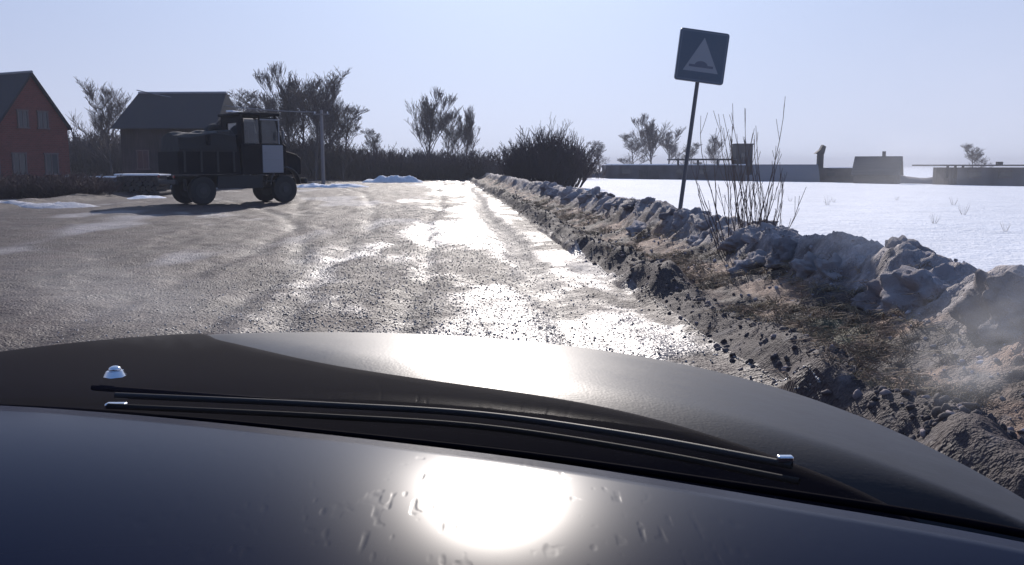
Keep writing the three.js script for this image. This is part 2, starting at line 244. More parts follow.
function bareTree(seed, H, { spread = 0.55, up = 0.25, first = 0.25, kids = 4, depth = 5, rad = 0.014, twig = 0.008, split = 2 } = {}) {
  const r = rng(seed), T = limbs(), C = limbs();
  function grow(p, d, len, rad, lev) {
    const steps = lev === 0 ? 7 : lev < 3 ? 4 : 2; let q = p.clone(), dir = d.clone(); const pts = [q.clone()], B = lev < 1 ? T : C;
    for (let i = 0; i < steps; i++) { dir.add(new THREE.Vector3(r() - 0.5, (r() - 0.5) * 0.5 + up * (lev ? 0.5 : 0.1), r() - 0.5).multiplyScalar(lev ? 0.36 : 0.16)).normalize(); const n = q.clone().addScaledVector(dir, len / steps), t0 = i / steps, t1 = (i + 1) / steps;
      B.seg(q, n, Math.max(twig, rad * (1 - 0.62 * t0)), Math.max(twig, rad * (1 - 0.62 * t1)), lev < 1 ? 7 : lev < 3 ? 4 : 3); q = n; pts.push(q.clone()); }
    if (lev >= depth) return;
    const n = lev === 0 ? kids * 2 + 3 : kids + (r() * split | 0);
    for (let k = 0; k < n; k++) {
      const t = lev === 0 ? first + (1 - first) * ((k + r() * 0.8) / n) : 0.25 + 0.75 * ((k + r() * 0.7) / n), f = Math.min(steps - 0.001, t * steps), i = f | 0, o = pts[i].clone().lerp(pts[i + 1], f - i);
      const ax = new THREE.Vector3(r() - 0.5, 0, r() - 0.5).normalize(), dd = dir.clone().lerp(ax, spread * (0.6 + 0.6 * r())).add(new THREE.Vector3(0, up, 0)).normalize();
      grow(o, dd, len * (lev === 0 ? 0.5 * (1.15 - 0.55 * t) : 0.62 * (1.15 - 0.4 * t)) * (0.75 + 0.5 * r()), Math.max(twig, rad * (lev === 0 ? 0.45 : 0.5) * (1.1 - 0.4 * t)), lev + 1);
    }
  }
  grow(new THREE.Vector3(), new THREE.Vector3(0, 1, 0), H * 0.82, H * rad, 0);
  return [T.geo(), C.geo()];
}
const barkMat = std(0.075, 0.06, 0.058, 0.9), twigMat = std(0.085, 0.066, 0.066, 0.85), bushMat = std(0.075, 0.055, 0.058, 0.9);
const G = { deciduous: bareTree(101, 10, { spread: 0.6, up: 0.26, first: 0.22, kids: 5, depth: 4, twig: 0.017 }), broad: bareTree(202, 10, { spread: 0.72, up: 0.2, first: 0.16, kids: 5, depth: 4, twig: 0.017, rad: 0.017 }), upright: bareTree(303, 10, { spread: 0.45, up: 0.36, first: 0.18, kids: 5, depth: 4, twig: 0.017, rad: 0.014 }) };
function tree(kind, label, x, z, h, { y = 0, turn = 0, wide = 1, bark = barkMat, twig = twigMat, group, name = 'bare_tree' } = {}) {
  const t = thing(name, label, 'tree', [x, y, z], turn, group), k = h / 10 * 0.8; part('trunk', G[kind][0], bark, t); part('crown', G[kind][1], twig, t); t.scale.set(k * wide, k, k * wide); return t;
}
const AX = (px, D) => (px - 512) / 887 * D * 0.991;      // bearing of a thing at distance D, in metres across
for (const [px, D, h, k, w, turn, label] of [
  [112, 78, 9.6, 'deciduous', 0.85, 0.4, 'slim bare tree standing between the brick house and the dark hipped roof house'],
  [266, 84, 10.4, 'broad', 0.95, 1.3, 'broad bare tree rising just behind the cab of the dark truck'],
  [292, 86, 11.2, 'upright', 1.15, 2.1, 'tall upright bare tree behind the truck, tallest of its clump'],
  [316, 82, 11.0, 'deciduous', 1.0, 3.3, 'tall bare tree directly behind the wooden utility pole'],
  [343, 84, 8.6, 'broad', 0.85, 4.2, 'shorter spreading bare tree at the end of the clump behind the truck'],
  [376, 96, 6.6, 'broad', 0.7, 0.9, 'low bare tree poking above the thicket in a gap between tall trees'],
  [428, 108, 10.6, 'upright', 1.3, 5.2, 'tall bare tree with forked stems above the thicket by the road bend'],
  [447, 110, 9.2, 'deciduous', 0.9, 2.6, 'bare tree with dense crown leaning against the tall forked tree'],
  [466, 112, 8.8, 'upright', 0.9, 0.2, 'narrow bare tree at the road end of the thicket'],
  [251, 90, 9.0, 'deciduous', 1.0, 0.7, 'medium bare tree half hidden behind the truck cab roof'],
  [303, 88, 11.0, 'broad', 1.0, 5.5, 'wide crowned bare tree in the middle of the clump beside the utility pole'],
  [332, 90, 10.0, 'upright', 1.2, 3.9, 'many stemmed bare tree just past the utility pole'],
  [182, 92, 10.2, 'broad', 0.7, 1.9, 'bare treetop peeping over the dark hipped roof'],
]) tree(k, label, AX(px, D), -D, h, { wide: w, turn, group: 'bare trees behind the thicket' });
for (const [px, D, h, k, w, turn] of [[600, 150, 6.0, 'broad', 0.8, 0.3], [634, 165, 7.6, 'broad', 0.9, 1.4], [652, 170, 9.2, 'upright', 1.2, 2.3], [668, 168, 7.8, 'deciduous', 0.9, 3.1], [690, 172, 6.2, 'broad', 0.8, 4.4], [716, 170, 6.8, 'deciduous', 0.7, 5.2]])
  tree(k, 'pale bare tree far off behind the long low farm shed', AX(px, D), -D, h * 1.3, { y: -0.8, wide: w * 1.15, turn, group: 'far bare trees behind the farm shed' });
tree('broad', 'round crowned bare tree behind the long low building with window openings', AX(974, 140), -140, 8.4, { y: -2, wide: 0.85, turn: 1 });

// shrubs: many fine stems from the ground
function shrubGeo(seed, n, w, h, twig, lev = 3) {
  const r = rng(seed), S = limbs(), C = limbs();
  for (let i = 0; i < n; i++) {
    const a = r() * 6.283, q = Math.sqrt(r()), p = new THREE.Vector3(Math.cos(a) * q * w * 0.42, -0.1, Math.sin(a) * q * w * 0.42), d = new THREE.Vector3(Math.cos(a) * q * 0.55, 1, Math.sin(a) * q * 0.55).normalize();
    (function grow(p, d, len, rad, l) { let c = p.clone(), v = d.clone(); const pts = [c.clone()]; for (let k = 0; k < 3; k++) { v.add(new THREE.Vector3(r() - 0.5, 0.12, r() - 0.5).multiplyScalar(0.32)).normalize(); const e = c.clone().addScaledVector(v, len / 3); (l === 0 ? S : C).seg(c, e, Math.max(twig, rad * (1 - k * 0.25)), Math.max(twig, rad * (0.75 - k * 0.25)), 3); c = e; pts.push(c.clone()); }
      if (l >= lev) return; const m = 3 + (r() * 2 | 0); for (let k = 0; k < m; k++) { const t = 0.2 + 0.8 * (k + r()) / m, f = Math.min(2.999, t * 3), o = pts[f | 0].clone().lerp(pts[(f | 0) + 1], f % 1); grow(o, v.clone().add(new THREE.Vector3(r() - 0.5, 0.25, r() - 0.5).multiplyScalar(1.5)).normalize(), len * 0.45 * (0.7 + 0.6 * r()), rad * 0.5, l + 1); } })(p, d, h * (0.62 - 0.2 * q * q) * (0.7 + 0.5 * r()), 0.03, 0);
  }
  return [S.geo(), C.geo()];
}
{
  const w = thing('willow_bush', 'large rounded dense bare bush at the roadside by the end of the ploughed ridge', 'bush', [AX(546, 62), 0, -62]);
  const g = shrubGeo(77, 480, 5.9, 3.9, 0.011, 3); part('stems', g[0], bushMat, w); part('crown', g[1], bushMat, w);
  const t = shrubGeo(78, 26, 2, 4, 0.014, 3), all = mergeGeometries([t[0], t[1]]), r = rng(79), spots = [];
  for (let i = 0; i < 330; i++) { const px = 60 + 425 * r(), D = 84 + 14 * r(); spots.push([AX(px, D), -D, (px < 170 ? 1.25 : px < 345 ? 1.1 : 0.8) * (0.65 + 0.55 * r())]); }
  for (let i = 0; i < 60; i++) { const px = 470 + 130 * r(), D = 104 + 10 * r(); spots.push([AX(px, D), -D, 0.42 * (0.7 + 0.6 * r())]); }
  const m = new THREE.InstancedMesh(all, bushMat, spots.length), M = new THREE.Matrix4(), q = new THREE.Quaternion();
  spots.forEach(([x, z, k], i) => { q.setFromAxisAngle(new THREE.Vector3(0, 1, 0), r() * 6.3); M.compose(new THREE.Vector3(x, -0.1, z), q, new THREE.Vector3(k * 1.3, k, k * 1.3)); m.setMatrixAt(i, M); });
  const brush = new THREE.InstancedMesh(all, std(0.07, 0.04, 0.04, 0.9), 90);
  for (let i = 0; i < 90; i++) { const D = 38 + 6 * r(), k = 0.2 + 0.12 * r(); q.setFromAxisAngle(new THREE.Vector3(0, 1, 0), r() * 6.3); M.compose(new THREE.Vector3(AX(-20 + 122 * r(), D), -0.02, -D), q, new THREE.Vector3(k * 2, k, k * 2)); brush.setMatrixAt(i, M); }
  brush.name = 'low_brush'; brush.castShadow = brush.receiveShadow = true; brush.userData = { label: 'low reddish brown brush along the yard edge before the brick house', category: 'brush', kind: 'stuff' }; scene.add(brush);
  m.name = 'thicket'; m.castShadow = m.receiveShadow = true; m.userData = { label: 'dark dense thicket of bare brush along the back of the yard', category: 'thicket', kind: 'stuff' }; scene.add(m);
}
{ // leafless shrub on the ridge beside the sign
  const w = thing('leafless_shrub', 'leafless shrub of thin upright stems on the ridge beside the road sign', 'shrub', [AX(752, 11.6), 0.3, -11.6]), r = rng(91), stemMat = std(0.12, 0.085, 0.07, 0.85);
  for (let i = 0; i < 34; i++) {
    const B = limbs(), a = r() * 6.283, h = 1.0 + 1.15 * r(), lean = (r() - 0.5) * 0.6; let p = new THREE.Vector3((r() - 0.5) * 0.8, -0.1, (r() - 0.5) * 0.5), d = new THREE.Vector3(lean + (p.x) * 0.5, 1, Math.sin(a) * 0.2).normalize();
    for (let k = 0; k < 8; k++) { d.add(new THREE.Vector3((r() - 0.5) * 0.26, 0.08, (r() - 0.5) * 0.26)).normalize(); const e = p.clone().addScaledVector(d, h / 8), r0 = 0.0065 * (1 - k / 9) + 0.002; B.seg(p, e, r0, r0 * 0.88, 5);
      if (k > 1 && r() < 0.8) { let c = p.clone(), v = d.clone().add(new THREE.Vector3(r() - 0.5, 0.3, r() - 0.5)).normalize(); const l = 0.12 + 0.2 * r(); for (let j = 0; j < 3; j++) { const f = c.clone().addScaledVector(v, l / 3); B.seg(c, f, 0.004, 0.003, 3); c = f; v.y += 0.15; v.normalize(); } } p = e; }
    part('stem', B.geo(), stemMat, w);
  }
}
{ // dry stalks in the field
  const B = limbs(), r = rng(93); for (let i = 0; i < 14; i++) { const a = r() * 6.3; B.seg(new THREE.Vector3(Math.cos(a) * 0.05, -0.05, Math.sin(a) * 0.05), new THREE.Vector3(Math.cos(a) * 0.22, 0.2 + 0.3 * r(), Math.sin(a) * 0.22), 0.004, 0.002); }
  const g = B.geo(), mat = std(0.22, 0.18, 0.13, 0.9); const spots = []; for (let i = 0; i < 11; i++) { const s = 13 + 30 * r(), px = 690 + 330 * r(); spots.push([AX(px, s), s]); }
  spots.forEach(([x, s]) => { const m = part(numbered('dry_grass_tuft'), g, mat, scene); m.position.set(x, groundHeight(x + LEAN * s, s), -s); m.rotation.y = r() * 6; m.scale.setScalar(0.4 + 0.4 * r()); m.userData = { label: 'dry grass tuft sticking out of the white snow field', category: 'grass tuft', group: 'dry grass tufts in the snow field' }; });
}

// ---------------------------------------------------------------- road sign
{
  const w = thing('road_sign', 'square blue road sign with white triangle on a leaning pole', 'road sign', [AX(677.5, 15.3), 0.15, -15.3]);
  w.rotation.z = -0.115; w.rotation.y = 0.12; w.scale.setScalar(1.22);
  part('pole', new THREE.CylinderGeometry(0.028, 0.03, 2.35, 14).translate(0, 1.05, 0), std(0.09, 0.09, 0.1, 0.5, { metalness: 0.4 }), w);
  const cv = document.createElement('canvas'); cv.width = cv.height = 256; const c = cv.getContext('2d');
  c.fillStyle = '#3a4a5c'; c.fillRect(0, 0, 256, 256); c.strokeStyle = '#55606e'; c.lineWidth = 5; c.strokeRect(8, 8, 240, 240);
  c.fillStyle = '#757c86'; c.beginPath(); c.moveTo(128, 34); c.lineTo(222, 206); c.lineTo(34, 206); c.closePath(); c.fill();  // print greyed and darkened, backlit shade and veil put into its colours
  c.fillStyle = '#474f60'; c.fillRect(64, 172, 128, 12); c.beginPath(); c.ellipse(128, 174, 34, 22, 0, Math.PI, 2 * Math.PI); c.fill();
  const rr = rng(5); c.fillStyle = 'rgba(120,112,105,0.35)'; for (let i = 0; i < 260; i++) { const y = 256 * Math.sqrt(rr()); c.fillRect(256 * rr(), y, 1 + 3 * rr(), 1 + 4 * rr()); }
  const t = new THREE.CanvasTexture(cv); t.colorSpace = THREE.SRGBColorSpace;
  const sh = new THREE.Shape(), q = 0.345, k = 0.04; sh.moveTo(-q + k, -q); sh.lineTo(q - k, -q); sh.quadraticCurveTo(q, -q, q, -q + k); sh.lineTo(q, q - k); sh.quadraticCurveTo(q, q, q - k, q); sh.lineTo(-q + k, q); sh.quadraticCurveTo(-q, q, -q, q - k); sh.lineTo(-q, -q + k); sh.quadraticCurveTo(-q, -q, -q + k, -q);
  part('back_plate', new THREE.ExtrudeGeometry(sh, { depth: 0.022, bevelEnabled: true, bevelSize: 0.006, bevelThickness: 0.006, bevelSegments: 2 }).translate(0, 2.56, 0.03), std(0.3, 0.31, 0.33, 0.5, { metalness: 0.5 }), w);
  const face = new THREE.ShapeGeometry(sh), p = face.attributes.position, uv = face.attributes.uv; for (let i = 0; i < p.count; i++) uv.setXY(i, p.getX(i) / (2 * q) + 0.5, p.getY(i) / (2 * q) + 0.5);
  part('sign_face', face.translate(0, 2.56, 0.0625), std(1, 1, 1, 0.45, { map: t }), w);
  for (const y of [2.4, 2.72]) part('clamp', box(0.1, 0.03, 0.05, 0, y, 0.0), std(0.2, 0.2, 0.2, 0.5, { metalness: 0.5 }), w);
}

// ---------------------------------------------------------------- truck
{
  const w = thing('cargo_truck', 'dark two axle cargo truck with pale grey cab door parked in the yard', 'truck', [AX(229, 34), 0, -34], -50 * Math.PI / 180); w.scale.set(0.93, 0.98, 0.93);
  const paint = phys(0.006, 0.006, 0.009, 0.8, { specularIntensity: 0.35 }), frame = std(0.02, 0.02, 0.022, 0.7), glass = phys(0.03, 0.035, 0.04, 0.08), pale = std(0.26, 0.26, 0.275, 0.55), rub = std(0.02, 0.02, 0.021, 0.85), steel = std(0.25, 0.25, 0.26, 0.4, { metalness: 0.7 });
  part('chassis', [box(0.12, 0.2, 4.6, -0.4, 0.95, 0.1), box(0.12, 0.2, 4.6, 0.4, 0.95, 0.1), box(1.0, 0.16, 0.14, 0, 0.95, -1.2), box(1.0, 0.16, 0.14, 0, 0.95, 1.4), box(1.5, 0.14, 0.14, 0, 0.55, -1.55, 0.05), box(1.5, 0.14, 0.14, 0, 0.55, 1.55, 0.05), box(0.3, 0.3, 0.36, 0, 0.55, 1.55, 0.08)], frame, w);
  const clear = phys(0.35, 0.38, 0.42, 0.05, { transmission: 0.9, thickness: 0 });
  const cab = part('cab', [prism([[-2.0, 1.15], [-0.15, 1.15], [-0.15, 2.22], [-1.92, 2.24], [-2.0, 2.2]], 2.05, 0.04).rotateY(-Math.PI / 2), ...[-1, 1].flatMap(q => [bar([q * 1.0, 2.2, -1.9], [q * 0.96, 3.36, -1.6], 0.06), bar([q * 1.0, 2.2, -0.95], [q * 0.97, 3.36, -0.95], 0.05), bar([q * 1.0, 2.2, -0.2], [q * 0.97, 3.36, -0.2], 0.07)]), box(2.0, 0.3, 0.1, 0, 2.35, -0.2), box(2.0, 0.25, 0.1, 0, 3.2, -0.2), box(0.55, 0.8, 0.1, -0.75, 2.8, -0.2), box(0.4, 0.8, 0.1, 0.8, 2.8, -0.2)], paint, w);
  part('roof', new RoundedBoxGeometry(2.2, 0.12, 1.75, 3, 0.05).translate(0, 3.4, -0.92), paint, cab);
  const door = part('door', new RoundedBoxGeometry(0.06, 1.06, 0.9, 4, 0.028).translate(1.09, 1.7, -1.42), pale, cab, 'pale grey cab door'); part('handle', box(0.03, 0.03, 0.14, 1.135, 1.95, -1.08, 0.01), steel, door); part('crease', box(0.012, 0.03, 0.8, 1.122, 1.7, -1.42, 0.005), pale, door);
  part('side_window', box(0.02, 0.9, 0.72, 0.99, 2.75, -1.38), clear, cab); part('side_window', box(0.02, 0.9, 0.6, 0.99, 2.75, -0.58), clear, cab); part('side_window', box(0.02, 0.9, 1.3, -0.99, 2.75, -0.95), clear, cab); part('windscreen', box(1.9, 1.1, 0.02).rotateX(0.26).translate(0, 2.78, -1.76), clear, cab); part('rear_window', box(0.9, 0.6, 0.02, 0, 2.78, -0.2), clear, cab);
  part('window_frame', [box(0.04, 0.05, 0.86, 1.03, 3.2, -1.36, 0.01), box(0.04, 0.9, 0.05, 1.03, 2.72, -1.74, 0.01)], pale, cab);
  for (const q of [-0.5, 0.5]) { part('seat', [box(0.5, 0.2, 0.5, q, 1.95, -0.85, 0.06), box(0.5, 0.75, 0.16, q, 2.45, -0.5, 0.06)], frame, cab); }
  part('bonnet', prism([[-2.75, 1.15], [-2.04, 1.15], [-2.04, 2.0], [-2.6, 1.85], [-2.78, 1.7]], 1.5, 0.05).rotateY(-Math.PI / 2), paint, w);
  for (const s of [-1, 1]) {
    part('mudguard', new THREE.TorusGeometry(0.66, 0.06, 6, 18, Math.PI).scale(1, 1, 4).rotateY(Math.PI / 2).translate(s * 0.9, 0.72, -1.95), std(0.03, 0.03, 0.03, 0.3), w);
    part('mirror', [box(0.2, 0.34, 0.05, s * 1.38, 2.6, -1.75, 0.02), bar([s * 1.06, 2.75, -1.75], [s * 1.3, 2.7, -1.75], 0.015)], steel, w);
    for (const z of [-1.95, 1.5]) {
      const wh = part('wheel', new THREE.CylinderGeometry(0.3, 0.3, 0.26, 20).rotateZ(Math.PI / 2).translate(s * 0.9, 0.53, z), std(0.03, 0.03, 0.032, 0.7), w);
      part('tyre', new THREE.LatheGeometry([[0.29, -0.15], [0.47, -0.165], [0.53, -0.12], [0.54, 0], [0.53, 0.12], [0.47, 0.165], [0.29, 0.15]].map(p => new THREE.Vector2(...p)), 28).rotateZ(Math.PI / 2).translate(s * 0.9, 0.53, z), rub, wh);
      part('hub', new THREE.CylinderGeometry(0.1, 0.13, 0.12, 12).rotateZ(Math.PI / 2).translate(s * 1.04, 0.53, z), std(0.04, 0.04, 0.042, 0.6), wh);
    }
  }
  const bed = part('cargo_bed', [box(2.2, 0.12, 2.45, 0, 1.2, 1.22), box(0.06, 0.72, 2.45, -1.08, 1.6, 1.22), box(0.06, 0.72, 2.45, 1.08, 1.6, 1.22), box(2.1, 0.72, 0.06, 0, 1.6, 2.42), box(2.1, 0.9, 0.06, 0, 1.7, 0.03)], paint, w);
  for (let k = 0; k < 4; k++) for (const s of [-1, 1]) part('stake', box(0.05, 0.78, 0.08, s * 1.125, 1.6, 0.25 + k * 0.65), frame, bed);
  part('load_cover', (() => { const g = new THREE.BoxGeometry(2.04, 1.0, 2.3, 14, 8, 14), p = g.attributes.position; for (let i = 0; i < p.count; i++) { const x = p.getX(i), y = p.getY(i), z = p.getZ(i), k = y > 0 ? 1 - 0.25 * (x / 1.02) ** 4 : 1; p.setXYZ(i, x * (y > 0.2 ? 0.95 : 1) + 0.03 * N3(z * 3, y * 3), y * k + (y > 0 ? 0.1 * N3(x * 1.7, z * 1.7) - 0.07 * (z > 0 ? z : 0) : 0), z + 0.03 * N3(x * 3, y * 3)); } g.computeVertexNormals(); return g.scale(1, 1.35, 1).translate(0, 2.05, 1.2); })(), std(0.016, 0.016, 0.018, 0.85), w);
  part('spare_wheel', new THREE.TorusGeometry(0.36, 0.15, 10, 24).rotateY(Math.PI / 2).rotateZ(0.1).translate(-0.5, 2.55, 0.35), rub, w);
  part('tool_box', box(0.7, 0.4, 0.5, 0.55, 2.55, 0.5, 0.03), frame, w); part('jerry_can', box(0.3, 0.42, 0.16, 0.95, 2.4, 1.2, 0.04), paint, w);
  for (const [q, z] of [[-0.7, 1.5], [0.2, 1.9], [0.75, 1.6]]) part('pole', bar([q, 2.2, z], [q * 0.8 + 0.1, 2.62, z - 1.7], 0.035), frame, w);
  part('rear_bumper', box(2.0, 0.16, 0.1, 0, 0.85, 2.5, 0.03), frame, w); part('front_bumper', box(2.1, 0.22, 0.12, 0, 0.85, -2.9, 0.03), frame, w);
  for (const s of [-1, 1]) { part('tail_lamp', box(0.16, 0.1, 0.05, s * 0.85, 1.05, 2.55, 0.02), phys(0.25, 0.02, 0.02, 0.2), w); part('mudflap', box(0.34, 0.4, 0.02, s * 0.9, 0.75, 2.15), rub, w); }
  for (const q of [-1, 1]) part('side_guard', box(0.05, 0.5, 1.9, q * 0.98, 0.84, -0.05, 0.02), frame, w);
  part('fuel_tank', new RoundedBoxGeometry(0.4, 0.4, 0.75, 3, 0.1).translate(0.72, 0.88, -0.35), frame, w); part('step', box(0.25, 0.04, 0.5, 1.02, 0.86, -1.25), frame, w);
}

// ---------------------------------------------------------------- houses, fence, pole on the left
const brickTint = (() => { const s = 512, f = new Float32Array(s * s), n = layers(s, [[20, 1], [90, 1]], 8); const r = rng(3), tone = new Float32Array(4096).map(() => r()); for (let y = 0; y < s; y++) for (let x = 0; x < s; x++) { const row = y >> 4, o = (row % 2) * 16, cx = ((x + o) >> 5) % 16; f[y * s + x] = ((y & 15) < 2 || ((x + o) & 31) < 2) ? 1.4 : 0.3 + 0.5 * tone[row * 16 + cx] + 0.2 * n[y * s + x]; } return tex(f, s, v => v > 1.2 ? [0.4, 0.32, 0.3] : [0.34 + 0.13 * v, 0.165 + 0.07 * v, 0.15 + 0.06 * v], true); })();
function gableHouse(w, W, L, eave, ridge, wall, roofM, over = 0.35) {   // ridge along local z
  part('wall', prism([[-W / 2, -0.3], [W / 2, -0.3], [W / 2, eave], [0, ridge - 0.12], [-W / 2, eave]], L), wall, w);
  const a = Math.atan2(ridge - eave, W / 2), len = Math.hypot(W / 2, ridge - eave) + over;
  for (const s of [-1, 1]) part('roof', box(len, 0.12, L + 2 * over, 0, 0, 0).rotateZ(-s * a).translate(s * Math.cos(a) * len / 2, ridge + 0.02 - Math.sin(a) * len / 2, 0), roofM, w);
}
function win(w, x, y, z, ww, hh, turn, frameM, paneM) {
  const place = g => g.rotateY(turn).translate(x, y, z);
  const p = part('window', place(box(ww, hh, 0.05)), paneM, w); part('frame', [[box(ww + 0.16, 0.09, 0.12, 0, hh / 2, 0)], [box(ww + 0.2, 0.09, 0.16, 0, -hh / 2, 0)], [box(0.09, hh, 0.12, -ww / 2, 0, 0)], [box(0.09, hh, 0.12, ww / 2, 0, 0)], [box(0.06, hh, 0.09)]].map(g => place(g[0])), frameM, p); return p;
}
const roofDark = std(0.025, 0.023, 0.028, 0.9), paneM = phys(0.04, 0.045, 0.055, 0.08), trimM = std(0.13, 0.1, 0.1, 0.85);
{
  const w = thing('brick_house', 'red brick house with steep gable roof beside the snowy yard', 'house', [AX(-6, 55), 0, -55], 1.1);
  gableHouse(w, 4.5, 8, 3.75, 6.75, std(1, 1, 1, 0.85, { map: rep(brickTint, 0.28) }), roofDark, 0.22);
  for (const x of [-1.05, 1.0]) { win(w, x, 1.5, 4.02, 0.8, 1.25, 0, trimM, paneM); win(w, x * 0.62, 4.1, 4.02, 0.6, 1.0, 0, trimM, paneM); }
  for (const z of [-2, 1.5]) win(w, -2.27, 1.6, z, 0.9, 1.2, Math.PI / 2, trimM, paneM);
  part('chimney', box(0.55, 1.3, 0.55, -0.7, 6.3, -1.5), std(1, 1, 1, 0.85, { map: rep(brickTint, 0.28) }), w); part('gutter', bar([-2.5, 3.6, -4.2], [-2.5, 3.6, 4.2], 0.07), trimM, w); part('downpipe', bar([-2.32, 0, 4.1], [-2.32, 3.6, 4.1], 0.05), trimM, w); part('ridge_cap', bar([0, 6.84, -4.2], [0, 6.84, 4.2], 0.09), std(0.2, 0.2, 0.21, 0.6), w);
  part('porch_step', box(1.6, 0.3, 0.8, 0, 0.1, 4.5), std(0.3, 0.29, 0.29, 0.8), w);
}
{ // hipped house
  const w = thing('hipped_house', 'dark timber house with hipped roof behind the truck', 'house', [AX(186, 66), -0.2, -66], -0.05); w.scale.x = 0.92;
  part('wall', box(7.2, 4.6, 6, 0, 1.9, 0), std(0.07, 0.06, 0.062, 0.85, { map: rep(woodTint, 1, 1) }), w);
  const E = 4.15, R = 6.85, x = 4.05, z = 3.6, rx = 3.55, v = { a: [-x, E, z], b: [x, E, z], c: [x, E, -z], d: [-x, E, -z], e: [-rx, R, 0], f: [rx, R, 0] }, g = new THREE.BufferGeometry(), P = [];
  for (const t of ['abf', 'afe', 'bcf', 'cde', 'cef', 'dae', 'adc', 'acb']) for (const k of t) P.push(...v[k]); g.setAttribute('position', new THREE.Float32BufferAttribute(P, 3)); g.setAttribute('uv', new THREE.Float32BufferAttribute(P.length / 3 * 2, 2)); g.computeVertexNormals();
  const roof = part('roof', g, roofDark, w); part('ridge_cap', bar([-rx, R, 0], [rx, R, 0], 0.1), std(0.3, 0.3, 0.32, 0.5), roof);
  for (const q of [-1.9, 0.1, 2.1]) win(w, q, 2.0, 3.03, 0.9, 1.3, 0, trimM, paneM);
  const n = thing('timber_shed', 'low dark timber shed with snow edged roof joined behind the truck cab', 'shed', [AX(245, 60), 0, -60], -0.15);
  gableHouse(n, 3.2, 3.4, 3.5, 4.75, std(0.06, 0.052, 0.055, 0.85, { map: rep(woodTint, 1) }), roofDark, 0.25); part('snow_edge', box(0.5, 0.12, 3.9, 0, 4.86, 0, 0.05), std(0.75, 0.75, 0.78, 0.8), n); part('door', box(0.9, 1.9, 0.06, 0.3, 0.95, 1.73), std(0.09, 0.08, 0.08, 0.8), n);
}
{ // board fence with snow on its rail
  const w = thing('board_fence', 'weathered grey board fence with snow on the rail by the brick house', 'fence', [AX(64, 47), 0, -47], 0.03), wood = std(0.2, 0.19, 0.2, 0.85, { map: rep(woodTint, 1) });
  for (let k = 0; k < 23; k++) part('board', box(0.2, 0.62 + 0.03 * ((k * 7) % 3), 0.03, 0.15 + k * 0.232, 0.42, 0.02 * ((k * 5) % 2)), wood, w);
  for (const y of [0.28, 0.62]) part('rail', box(5.4, 0.09, 0.06, 2.7, y, -0.05), wood, w);
  for (let k = 0; k < 4; k++) part('post', box(0.12, 1.0, 0.12, 0.1 + k * 1.73, 0.45, -0.14), wood, w); part('snow_cap', box(5.45, 0.1, 0.16, 2.7, 0.81, 0.0, 0.045), std(0.78, 0.78, 0.8, 0.8), w);
  const d = thing('log_pile', 'dark stacked logs with a cap of snow beside the truck', 'log pile', [AX(116, 42), 0, -42], 0.02), end = std(0.05, 0.04, 0.036, 0.9), r = rng(12);
  for (let j = 0; j < 4; j++) for (let k = 0; k < 8 - (j % 2); k++) part('log', new THREE.CylinderGeometry(0.125 + 0.012 * r(), 0.13, 1.6 + 0.2 * r(), 9).rotateX(Math.PI / 2).translate(0.15 + k * 0.262 + (j % 2) * 0.131, 0.12 + j * 0.225, -0.5), end, d);
  part('snow_cap', box(2.1, 0.1, 1.6, 1.05, 0.98, -0.5, 0.045), std(0.78, 0.78, 0.8, 0.8), d);
}
{
  const w = thing('utility_pole', 'wooden utility pole with cross arm in front of the bare tree clump', 'utility pole', [AX(323, 64), 0, -64]);
  part('post', new THREE.CylinderGeometry(0.1, 0.14, 5.4, 10).translate(0, 2.6, 0), std(0.24, 0.22, 0.22, 0.85), w); part('cross_arm', box(1.1, 0.1, 0.1, 0, 5.0, 0.1), std(0.2, 0.18, 0.17, 0.85), w);
  for (const x of [-0.45, 0.45]) part('insulator', new THREE.CylinderGeometry(0.03, 0.05, 0.14, 8).translate(x, 5.12, 0.1), std(0.6, 0.6, 0.6, 0.3), w);
  const a = new THREE.Vector3(AX(141, 66), 6.85, -66), b = new THREE.Vector3(AX(318, 64), 5.15, -64), c = new THREE.CatmullRomCurve3(Array.from({ length: 13 }, (_, i) => { const t = i / 12, p = a.clone().lerp(b, t); p.y -= 0.35 * 4 * t * (1 - t); return p; }));
  const m = part('overhead_cable', new THREE.TubeGeometry(c, 40, 0.035, 5), std(0.2, 0.2, 0.21, 0.4), scene); m.userData = { label: 'sagging overhead cable from the hipped roof to the utility pole', category: 'cable' };
}
{ // low snow ridges along the far side of the yard
  for (const [p0, p1, D, h, label] of [[0, 104, 30.5, 0.36, 'crumbly dirty snow ridge at the yard edge below the brick house'], [292, 372, 58, 0.4, 'clean low snow ridge running from the truck towards the thicket'], [362, 424, 74, 0.75, 'long white snow heap in front of the thicket'], [124, 168, 39, 0.2, 'small snow patch ridge beside the log pile']]) {
    const x0 = AX(p0, D) - (p0 ? 0 : 4), x1 = AX(p1, D), n = 160;
    const g = surf(n, 14, (a, b) => { const x = mix(x0, x1, a), e = Math.sqrt(Math.sin(Math.PI * Math.min(1, Math.max(0, a)))), t = b * 2 - 1; return [x, -0.06 + h * e * (1 - t * t) * (0.75 + 0.8 * fbm(x * 1.3, t * 1.2 + D, 4)), -D + 0.9 * t * -1 + 0.6 * N3(x * 0.3, D), x, t]; });
    const m = part(numbered('snow_ridge'), g, D < 35 ? std(0.5, 0.48, 0.5, 0.8, { bumpMap: snowBump, bumpScale: 0.05 }) : fieldMat, scene); m.userData = { label, category: 'snow ridge' };
  }
}

